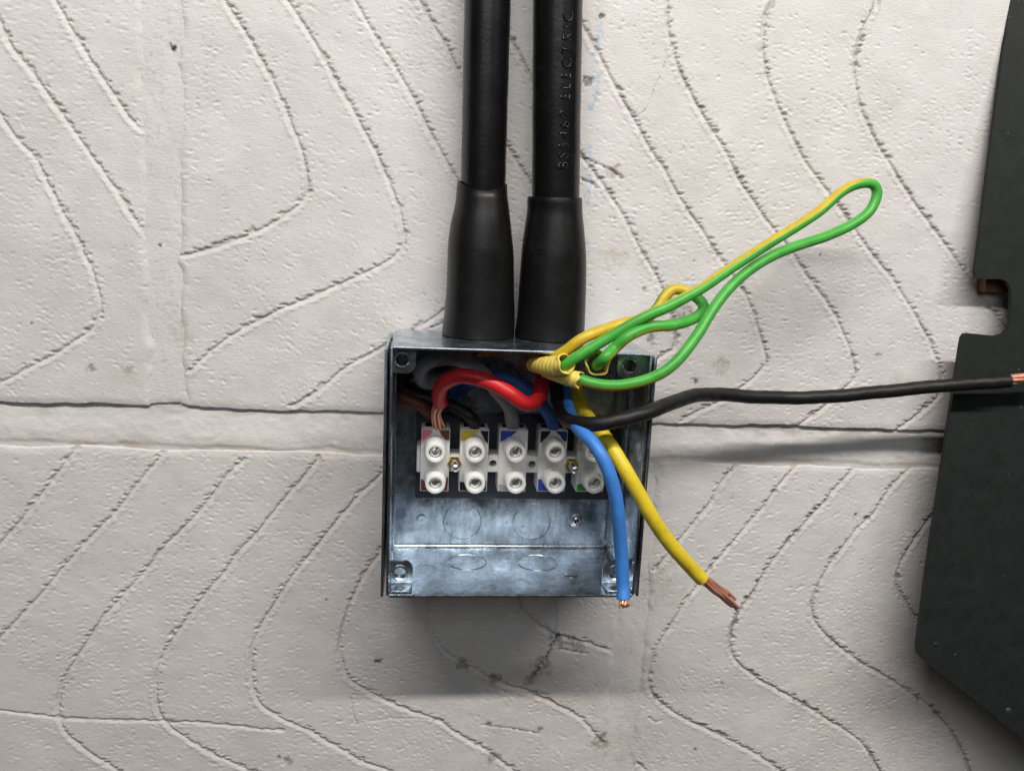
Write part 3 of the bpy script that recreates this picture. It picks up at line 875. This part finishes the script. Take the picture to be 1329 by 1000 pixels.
for i, lx in enumerate(lefts):
    hs = empty_part = None
    x0, z1 = inv_box(lx, 556+(.6*i), D1); x1 = x0+12.2; z0 = z1-27.6
    bm = box_bm(x0, x1, -D1, -(DP0+2.0), z0, z1, .35)
    # dark slabs stand in for the shade of wire entries at both ends
    hs = obj_bm('housing', bxf(bm), M['nylon'], strip, True, 40)
    for zz, s in ((z1, 1), (z0, -1)):
        bm = box_bm(x0+1.6, x1-1.6, -D1+2.2, -(DP0+4.0), zz-.3, zz+.06, .05)
        obj_bm('wire_entry_shade', bxf(bm), M['dark'], hs)
        bm = box_bm(x0+.9, x1-.9, -D1+1.3, -D1+2.3, zz-.2, zz+.5, .2)
        obj_bm('entry_lip', bxf(bm), M['nylon'], hs, True, 40)
    for j, pyc in enumerate((588, 628.5)):
        pc = U([565, 617, 670, 721.5, 772][i], pyc+.8*i*(.4), DC)
        bx_, bz_ = inv_box([565, 617, 670, 721.5, 772][i], pyc, DC)
        c = BX(bx_, D1-.5, bz_)
        h = DC-D1+.5
        R0, R1 = 4.55, 4.1
        co = lathe('screw_collar', c, AXO, [(R0+.25, 0), (R0+.05, h*.4), (R1+.1, h-.5), (R1-.25, h), (2.95, h), (2.75, h-.3), (2.65, h-4.4), (.01, h-4.4)], M['nylon'], hs, 36, True, 45)
        cs = c+AXO*(h-4.2)
        sc = lathe('clamp_screw', cs, AXO+np.array([.10*math.sin(i*2.1+j), 0, .16+.1*math.cos(i+j*2)]), [(2.5, -.4), (2.5, .8), (2.25, 1.15), (1.2, 1.32), (.01, 1.38)], M['zinc'], hs, 24, True, 50)
        bm = box_bm(-.24, .24, -.16, .16, -2.0, 2.0, .0)
        bmesh.ops.rotate(bm, verts=bm.verts, cent=(0, 0, 0), matrix=Matrix.Rotation(screw_angle(i*2+j), 3, 'Y'))
        bmesh.ops.translate(bm, verts=bm.verts, vec=Vector(cs+AXO*1.2+np.array([0, 0, .2])))
        obj_bm('screw_slot_shade', bm, M['dark'], hs)  # dark bar laid on the screw as the slot's shade
    for mname, poly in marks[i]:
        vs = []
        for dd in (D1+.02, D1+.10):
            for (a, b) in poly:
                a2 = min(max(a, .03), .97); b2 = min(max(b, .015), .985)
                vs.append(BX(x0+a2*(x1-x0), dd, z1-b2*(z1-z0)))
        n = len(poly)
        fs = [tuple(range(n, 2*n)), tuple(range(n))[::-1]]+[(k, (k+1) % n, n+(k+1) % n, n+k) for k in range(n)]
        o = obj('paint_mark', vs, fs, M[mname], hs)
    if i < 4:                                       # web joining neighbouring housings, with a mounting hole
        wz0, wz1 = inv_box(600, 611.5, D1-1.5)[1], inv_box(600, 590.5, D1-1.5)[1]
        wz0 += 0; xa, xb = x1-.3, inv_box(lefts[i+1], 560, D1)[0]+.3
        cxw, czw = (xa+xb)/2, (wz0+wz1)/2-.0
        bm = bmesh.new(); ang = [2*math.pi*k/32 for k in range(32)]
        def sq(a):
            dx, dz = math.cos(a), math.sin(a); k = min((xb-xa)/2/max(abs(dx), 1e-6), (wz1-wz0)/2/max(abs(dz), 1e-6))
            return cxw+dx*k, czw+dz*k
        rows = []
        for kind, dd in (('s', DP0+2.2), ('s', D1-1.5), ('h', D1-1.5), ('h', DP0+2.4)):
            rows.append([bm.verts.new((sq(a)[0], -dd, sq(a)[1]) if kind == 's' else (cxw+1.65*math.cos(a), -dd, czw+1.65*math.sin(a))) for a in ang])
        for A, B in zip(rows[:-1], rows[1:]):
            for k in range(32): bm.faces.new((A[k], A[(k+1) % 32], B[(k+1) % 32], B[k]))
        obj_bm('web', bxf(bm), M['nylon'], strip)
        if i in (0, 3):
            c = BX(cxw, D1-1.4, czw+.2)
            st = lathe('stud', c, AXO+np.array([.03, 0, .0]), [(1.75, 0), (1.75, 4.4)]+[(1.75-.16*(k % 2), 4.4+k*.3) for k in range(13)]+[(1.45, 8.5), (.01, 8.6)], M['zinc'], strip, 20, True, 60)
            lathe('nut', c, AXO, [(3.15, 0), (3.15, 1.9), (2.8, 2.3), (1.5, 2.4), (.01, 2.4)], M['brass'], st, 6, False)

# left end tab of the strip
x0, z1 = inv_box(541, 577, D1-3); x1, z0 = inv_box(548, 613, D1-3)
obj_bm('end_tab', bxf(box_bm(x0, x1, -D1+3, -(DP0+2.2), z0, z1, .8)), M['nylon'], strip, True, 40)

# ------------------------------------------------------------------ cables coming down into the box
def cable(label, axis_px, r_top, shroud, collar_y, letters=None):
    """axis_px: [(px, py)] centre line from the box upwards"""
    dA = 15.5
    base = U(*axis_px[0], dA)
    top_z = 0.2+base[0]*math.sin(TI)
    base[2] = top_z
    c = empty('armoured_cable', label, 'cable', 'black cables entering the box from above', loc=base)
    P = [base+np.array([0, 0, 6.0])]+[U(x, y, dA-.5) for x, y in axis_px[1:]]
    d = P[-1]-P[-2]; d /= np.linalg.norm(d)
    P.append(P[-1]+d*60)
    sh = tube('sheath', P, r_top, M['black_sheath'], c, 40, 3.0, wob=.006)
    # shrink shroud: rings of (px half width, py)
    seg = 48
    a = np.linspace(0, 2*math.pi, seg, endpoint=False)
    rings = []
    for k, (xl, xr, y) in enumerate(shroud):
        cp = U((xl+xr)/2, y, dA); rad = np.linalg.norm(U(xr, y, dA)-U(xl, y, dA))/2
        rings.append(np.concatenate([cp, [rad]]))
    rings = np.array(rings); rings[0, 2] = top_z+.1
    R = catmull(rings, 1.2)
    vs, fs = [], []
    nr = len(R)
    for i, (x, y, z, r) in enumerate(R):
        t = i/(nr-1)
        dent = 1+.012*np.sin(a*3+z*.1)+.008*np.sin(a*2-z*.07)
        zz = z+(sst(.92, 1, t)*collar_y(a) if t > .92 else 0*a)
        yr = min(r, 15.0)
        vs += [np.array([x+r*dent[k]*math.cos(a[k]), y+yr*dent[k]*math.sin(a[k]), zz[k]]) for k in range(seg)]
    # turned-in mouth
    x, y, z, r = R[-1]
    for q, (kr, kz) in enumerate(((-.35, .1), (-.9, -.1), (-.9, -6))):
        zz = z+collar_y(a)+kz
        vs += [np.array([x+(r+kr)*math.cos(a[k]), y+(r+kr)*math.sin(a[k]), zz[k]]) for k in range(seg)]
    nrt = nr+3
    for i in range(nrt-1):
        for k in range(seg):
            k2 = (k+1) % seg
            fs.append((i*seg+k, i*seg+k2, (i+1)*seg+k2, (i+1)*seg+k))
    o = obj('shroud', vs, fs, M['black_rubber'], c, True)
    o.data.set_sharp_from_angle(angle=math.radians(50))
    # a faint step where the sleeve grips the gland underneath
    return c, P, sh
cab1, P1, sh1 = cable('smooth black cable entering the box top, left of the pair, with flared black shroud',
    [(621, 433), (624, 330), (627, 245), (630, 120), (633, 0)], 9.05,
    [(573.5, 667.5, 432), (576, 668, 410), (579, 667, 370), (581, 667, 330), (582, 666, 316), (586, 663.5, 290), (591, 661, 268), (593, 658.5, 250), (594, 658, 241)],
    lambda a: -1.2*np.sin(a)*-1+1.6*np.cos(a*2)*.8)
cab2, P2, sh2 = cable('black cable entering the box top, right of the pair, with embossed lettering',
    [(713, 437), (718, 340), (721, 260), (722.5, 120), (724, 0)], 9.75,
    [(668.5, 758, 436), (671, 759, 410), (673, 760, 375), (676, 760.5, 340), (678, 760, 322), (682, 758, 295), (685, 756, 275), (685, 755.5, 262), (686, 755, 256)],
    lambda a: .5*np.sin(a)+.4*np.cos(a))

# brass lock nuts that hold the glands, seen just under the lid edge
for cb, px in ((cab1, 620), (cab2, 712)):
    p = U(px, 452, 24); p[2] = BX(p[0], 0, -1.2)[2]; p[1] = -15.5
    lathe('lock_nut', p, -AXU, [(11.5, .05), (11.5, 4.0), (10.6, 4.6), (8.6, 4.6), (8.4, 6.5), (7.4, 6.6), (7.2, 2.0), (.01, 2.0)], M['brass'], cb, 6, False)

# raised lettering running up the right cable
def lettering(text, P, r, px_from, px_to, lean, parent):
    fc = bpy.data.curves.new('lettering', 'FONT')
    fc.body = text; fc.size = 1.0; fc.space_character = 1.28; fc.offset = -.012; fc.resolution_u = 4
    fc.extrude = 0
    to = bpy.data.objects.new('lettering_source', fc); col.objects.link(to)
    bpy.context.view_layer.update()
    me = bpy.data.meshes.new_from_object(to.evaluated_get(bpy.context.evaluated_depsgraph_get()))
    bpy.data.objects.remove(to); bpy.data.curves.remove(fc)
    bm = bmesh.new(); bm.from_mesh(me); bpy.data.meshes.remove(me)
    xs = [v.co.x for v in bm.verts]; ys = [v.co.y for v in bm.verts]
    xmin, xmax = min(xs), max(xs); ymin, ymax = 0.0, .70
    bmesh.ops.triangulate(bm, faces=bm.faces)
    r_ = bmesh.ops.extrude_face_region(bm, geom=list(bm.faces))
    top = {v for v in r_['geom'] if isinstance(v, bmesh.types.BMVert)}
    a = U(*px_from, 25); b = U(*px_to, 25)
    L = b[2]-a[2]; H = 4.3
    for v in bm.verts:
        t = (v.co.x-xmin)/(xmax-xmin)
        w = H*(v.co.y-ymin)/(ymax-ymin)
        z = a[2]+t*L
        # cable centre at this height
        zc = np.array([p[2] for p in P]); xc = np.interp(z, zc, [p[0] for p in P]); yc = np.interp(z, zc, [p[1] for p in P])
        off = lean(t)-w                             # text top points left
        th = off/r
        rr = r+(.30 if v in top else -.3)
        v.co = Vector((xc+rr*math.sin(th), yc-rr*math.cos(th), z))
    o = obj_bm('lettering', bm, M['black_sheath'], parent, False)
    return o
lettering('BS5467 ELECTRIC', P2, 9.75, (727, 219), (731, 14), lambda t: 3.4+1.4*t, sh2)

# ------------------------------------------------------------------ conductors
def path(pts): return [U(x, y, d) for x, y, d in pts]
def strands(pts, rb, n, parent, spread=1.0, r=.62, jit=.12, cut=.0):
    """a twist of copper strands following pts"""
    C = catmull(np.array(path(pts)), 1.2)
    T = np.gradient(C, axis=0); T /= np.linalg.norm(T, axis=1)[:, None]
    up = np.array([0, -1.0, .2]); L = np.linspace(0, 1, len(C))
    for k in range(n):
        a0 = 2*math.pi*k/max(1, n-1)
        rk = 0 if k == n-1 else rb
        Q = []
        for i, (c, t) in enumerate(zip(C, T)):
            n1 = up-t*(up@t); n1 /= np.linalg.norm(n1); n2 = np.cross(t, n1)
            a = a0+L[i]*1.1
            rr = rk*(1+(spread-1)*L[i])+jit*math.sin(L[i]*7+k*2)
            Q.append(c+rr*(math.cos(a)*n1+math.sin(a)*n2))
        m_ = len(Q)-int(cut*len(Q)*random.random())
        tube('copper_strand', Q[:max(3, m_)], r, M['copper'], parent, 8, .8)
def wire(name, label, pts, r, mat, group=None, seg=20, wob=.02, step=.9):
    P = path(pts)
    e = empty(name, label, 'wire', group, loc=P[0])
    tube('insulation', P, r, mat, e, seg, step, wob=wob)
    return e

w = wire('grey_wire', 'grey wire looping behind the red wire into the middle terminal',
     [(666, 553, 13), (662, 530, 20), (645, 506, 25), (625, 483, 27), (600, 467, 29), (576, 464, 29), (554, 471, 27), (546, 484, 23), (553, 495, 17), (572, 493, 12), (592, 478, 10), (606, 452, 12)], 3.15, M['grey'])
w = wire('blue_wire', 'dull blue wire arching behind the red wire inside the box',
     [(719, 556, 13), (713, 540, 18), (700, 523, 21), (680, 503, 21), (652, 490, 19), (625, 490, 15), (604, 501, 10), (594, 513, 7), (590, 500, 6), (606, 470, 7), (622, 452, 10)], 2.75, M['navy'])
w = wire('black_wire', 'short black wire feeding the terminal with yellow and black marks',
     [(617, 555, 13), (612, 541, 17), (592, 529, 14), (560, 518, 11), (532, 511, 9.5), (519, 500, 8), (532, 482, 6.5), (580, 462, 8), (600, 452, 12)], 2.7, M['black'])
w = wire('brown_wire', 'brown wire curling at the box\'s left side into the first terminal',
     [(571, 556, 11), (563, 542, 11), (546, 526, 12), (524, 517, 11.5), (514, 508, 9), (519, 494, 6), (550, 474, 5.5), (596, 456, 8)], 2.7, M['brown'])
w = wire('red_wire', 'bright red wire arched over the left terminals with bare copper strands',
     [(572, 524, 22), (570, 514, 25), (575, 499, 30), (590, 490, 35), (606, 488, 37), (632, 494, 39), (660, 510, 41), (681, 523, 41), (695, 521, 38), (702, 507, 33), (704, 490, 27), (706, 470, 22), (708, 452, 18)], 3.1, M['red'])
strands([(572, 521, 22.5), (566, 535, 20), (568, 548, 17), (572, 557, 14)], 1.6, 7, w, 1.15, .72, .25)
w = wire('blue_wire', 'thick bright blue wire hanging down the front of the box, cut end showing copper',
     [(728, 452, 16), (731, 480, 20), (734, 512, 28), (739, 536, 42), (752, 556, 56), (772, 578, 65), (790, 612, 69), (801, 658, 69), (806, 710, 67), (808.5, 755, 67.5), (809, 778, 70)], 2.6, M['blue'])
p = U(809.5, 781, 65)
strands([(809, 776, 69.5), (809.3, 780, 70.4), (809.8, 783, 71.4), (810.5, 786.5, 72.2)], 1.25, 7, w, 1.1, .68, .2, .3)
w = wire('yellow_wire', 'thick yellow wire leaving the box lower right with bare copper end',
     [(738, 452, 12), (744, 485, 16), (750, 515, 22), (762, 540, 34), (782, 564, 49), (805, 598, 57), (832, 645, 60), (858, 690, 59), (885, 723, 57), (911, 751, 54)], 2.9, M['yellow'])
strands([(909, 749, 54), (925, 761, 53), (943, 774, 52), (957, 785, 51)], 1.55, 9, w, 1.0, .66, .35, .35)
w = wire('black_wire', 'long black wire reaching right across the wall to the dark panel',
     [(716, 452, 18), (720, 490, 24), (726, 525, 34), (738, 545, 47), (762, 550, 58), (800, 546, 62), (845, 533, 59), (890, 516, 44), (925, 511.5, 33), (970, 514, 28), (1020, 516, 25), (1070, 515, 25), (1150, 507.5, 25), (1240, 499, 26), (1310, 494, 27)], 2.9, M['black'], wob=.035)
strands([(1306, 493.5, 27), (1325, 491, 27), (1345, 489.5, 27), (1368, 488, 27)], 1.6, 7, w, 1.0, .78, .12)
# nicked spot with stray copper where the blue conductor passes under the black one
GY = 'green and yellow striped earth wires'
A = [ # px, py, d, stripe centre (deg, 0 faces the viewer), stripe half width
 (708,474,46,-110,40),(722,477,53,-110,38),(745,465,58,-112,38),(790,438,59,-115,40),(838,411,61,-112,42),(870,396,60,-105,42),(910,374,56,-90,50),(960,341,49,-80,55),(1010,308,42,-72,60),
 (1060,277,35,-68,62),(1093,249,30,-70,62),(1116,238,28,-85,60),(1133,239,27,-120,50),(1138,252,27,-160,40),(1128,274,28,-190,30),(1105,292,30,-200,25),(1075,306,33,-200,20),(1040,317,37,-200,20),
 (1000,333,42,-200,20),(960,361,48,-200,20),(928,397,54,-190,25),(903,437,60,-160,35),(875,472,64,-100,45),(845,491,64,-85,50),(810,499,62,-80,52),(775,498,59,-82,50),(748,490,56,-95,50),(722,480,50,-95,50)]
e1 = empty('earth_wire', 'long green and yellow earth wire looped out to the upper right', 'wire', GY, loc=U(708, 474, 30))
tube('insulation', [U(*q[:3]) for q in A], 2.1, M['earth'], e1, 24, .9, stripe=[q[3:] for q in A], wob=.012)
Bp = [
 (709,467,46,0,95),(728,459,53,-25,95),(758,438,55,-30,90),(800,422,50,-20,85),(838,413,47,0,80),(853,400,45,20,80),(862,385,44,20,80),(874,376,43,0,80),(890,378,43,-60,60),(905,386,44,-110,40),
 (913,396,46,-160,30),(909,407,49,-200,30),(896,415,53,-150,30),(872,422,57,-90,45),(842,425,60,-82,50),(816,436,62,-85,50),(797,452,61,-85,50),(785,464,64,-90,50),(777,472,58,-105,40),(773,474,48,-105,40)]
e2 = empty('earth_wire', 'short green and yellow earth wire with a kinked loop above the box corner', 'wire', GY, loc=U(709, 467, 30))
tube('insulation', [U(*q[:3]) for q in Bp], 2.15, M['earth'], e2, 24, .9, stripe=[q[3:] for q in Bp], wob=.02)
def sleeve(pts, rads, parent, crinkle, seg=36):
    P = np.column_stack([np.array(path(pts)), rads])
    Q = catmull(P, .35)
    T = np.gradient(Q[:, :3], axis=0); T /= np.linalg.norm(T, axis=1)[:, None]
    a = np.linspace(0, 2*math.pi, seg, endpoint=False)
    up = np.array([0, -1.0, .3]); vs, fs = [], []
    L = np.concatenate([[0], np.cumsum(np.linalg.norm(np.diff(Q[:, :3], axis=0), axis=1))])
    rings = []
    n = len(Q)
    for inner in (0, 1):
        for i in (range(n) if not inner else range(n-1, n-14, -1)):
            n1 = up-T[i]*(up@T[i]); n1 /= np.linalg.norm(n1); n2 = np.cross(T[i], n1)
            mouth = sst(.75, 1, i/(n-1))
            r = Q[i, 3]*(1+crinkle*.5*np.sin(L[i]*3.1+.8*np.sin(a*2))*(1-mouth*.7)+crinkle*mouth*(.9*np.sin(a*5+1)+.6*np.sin(a*3)))-inner*.6
            vs += [Q[i, :3]+r[k]*(math.cos(a[k])*n1+math.sin(a[k])*n2)+T[i]*mouth*.6*math.sin(a[k]*4+2) for k in range(seg)]
            rings.append(0)
    for i in range(len(rings)-1):
        for k in range(seg):
            k2 = (k+1) % seg
            fs.append((i*seg+k, i*seg+k2, (i+1)*seg+k2, (i+1)*seg+k))
    return obj('sleeve', vs, fs, M['sleeve'], parent, True)
sleeve([(691, 473, 42), (703, 474, 49), (716, 475, 54), (727, 474.5, 57.5), (735, 472, 60)], [2.7, 3.4, 3.7, 3.8, 4.0], e1, .055)
sleeve([(708, 480, 49), (723, 485, 53), (738, 490, 56), (753, 494, 58.5)], [2.8, 3.0, 3.1, 3.3], e1, .05)
sleeve([(771, 475, 42), (773, 474, 47.5), (774.5, 472.5, 53), (776, 471, 57.5)], [3.4, 3.9, 4.3, 4.8], e2, .07)

# ------------------------------------------------------------------ dark panel on the right
def on_panel(x, y):
    # the sheet leans out a little towards its foot: distance from the wall falls with height
    d = 9.0
    for _ in range(14): d = 3.6+.10*(120-U(x, y, d)[2])
    return U(x, y, d)
def panel():
    # outline on the panel's own leaning plane, photo points with their distance from the wall
    o = [(1318, -60), (1314, -20), (1290, 160), (1268, 335), (1265.5, 352), (1267, 359), (1272, 362), (1300, 362), (1308, 366), (1312, 376), (1312, 415), (1309, 426), (1302, 433), (1292, 436),
         (1258, 432.5), (1252, 433), (1248.5, 438), (1246, 452), (1222, 610), (1204, 730), (1190, 838), (1191, 848), (1198, 856), (1262, 905), (1360, 985), (1500, 1085), (1640, 1100), (1700, -60)]
    front = [on_panel(x, y) for x, y in o]
    n = len(o)
    from mathutils.geometry import tessellate_polygon
    vs = front+[p+np.array([0, 2.0, 0]) for p in front]
    bm = bmesh.new(); bv = [bm.verts.new(v) for v in vs]
    for t in tessellate_polygon([[Vector((p[0], p[2], 0)) for p in front]]):
        bm.faces.new([bv[k] for k in t]); bm.faces.new([bv[n+k] for k in t[::-1]])
    for k in range(n): bm.faces.new((bv[k], bv[(k+1) % n], bv[n+(k+1) % n], bv[n+k]))
    p = obj_bm('dark_panel', bm, M['panel'])
    p.location = (0, 0, 0)
    tag(p, 'dark grey metal panel with a notched edge standing at the wall\'s right', 'panel')
    return p
pan = panel()
for (px, py, r) in ((1214, 835, 1.1), (1309, 922, 1.6)):
    c = on_panel(px, py)
    lathe('rivet', c, AXO, [(r, -.3), (r*.9, .3), (r*.4, .6), (.01, .65)], M['shade_and_rivet'] if r < 1.5 else M['zinc'], pan, 14)
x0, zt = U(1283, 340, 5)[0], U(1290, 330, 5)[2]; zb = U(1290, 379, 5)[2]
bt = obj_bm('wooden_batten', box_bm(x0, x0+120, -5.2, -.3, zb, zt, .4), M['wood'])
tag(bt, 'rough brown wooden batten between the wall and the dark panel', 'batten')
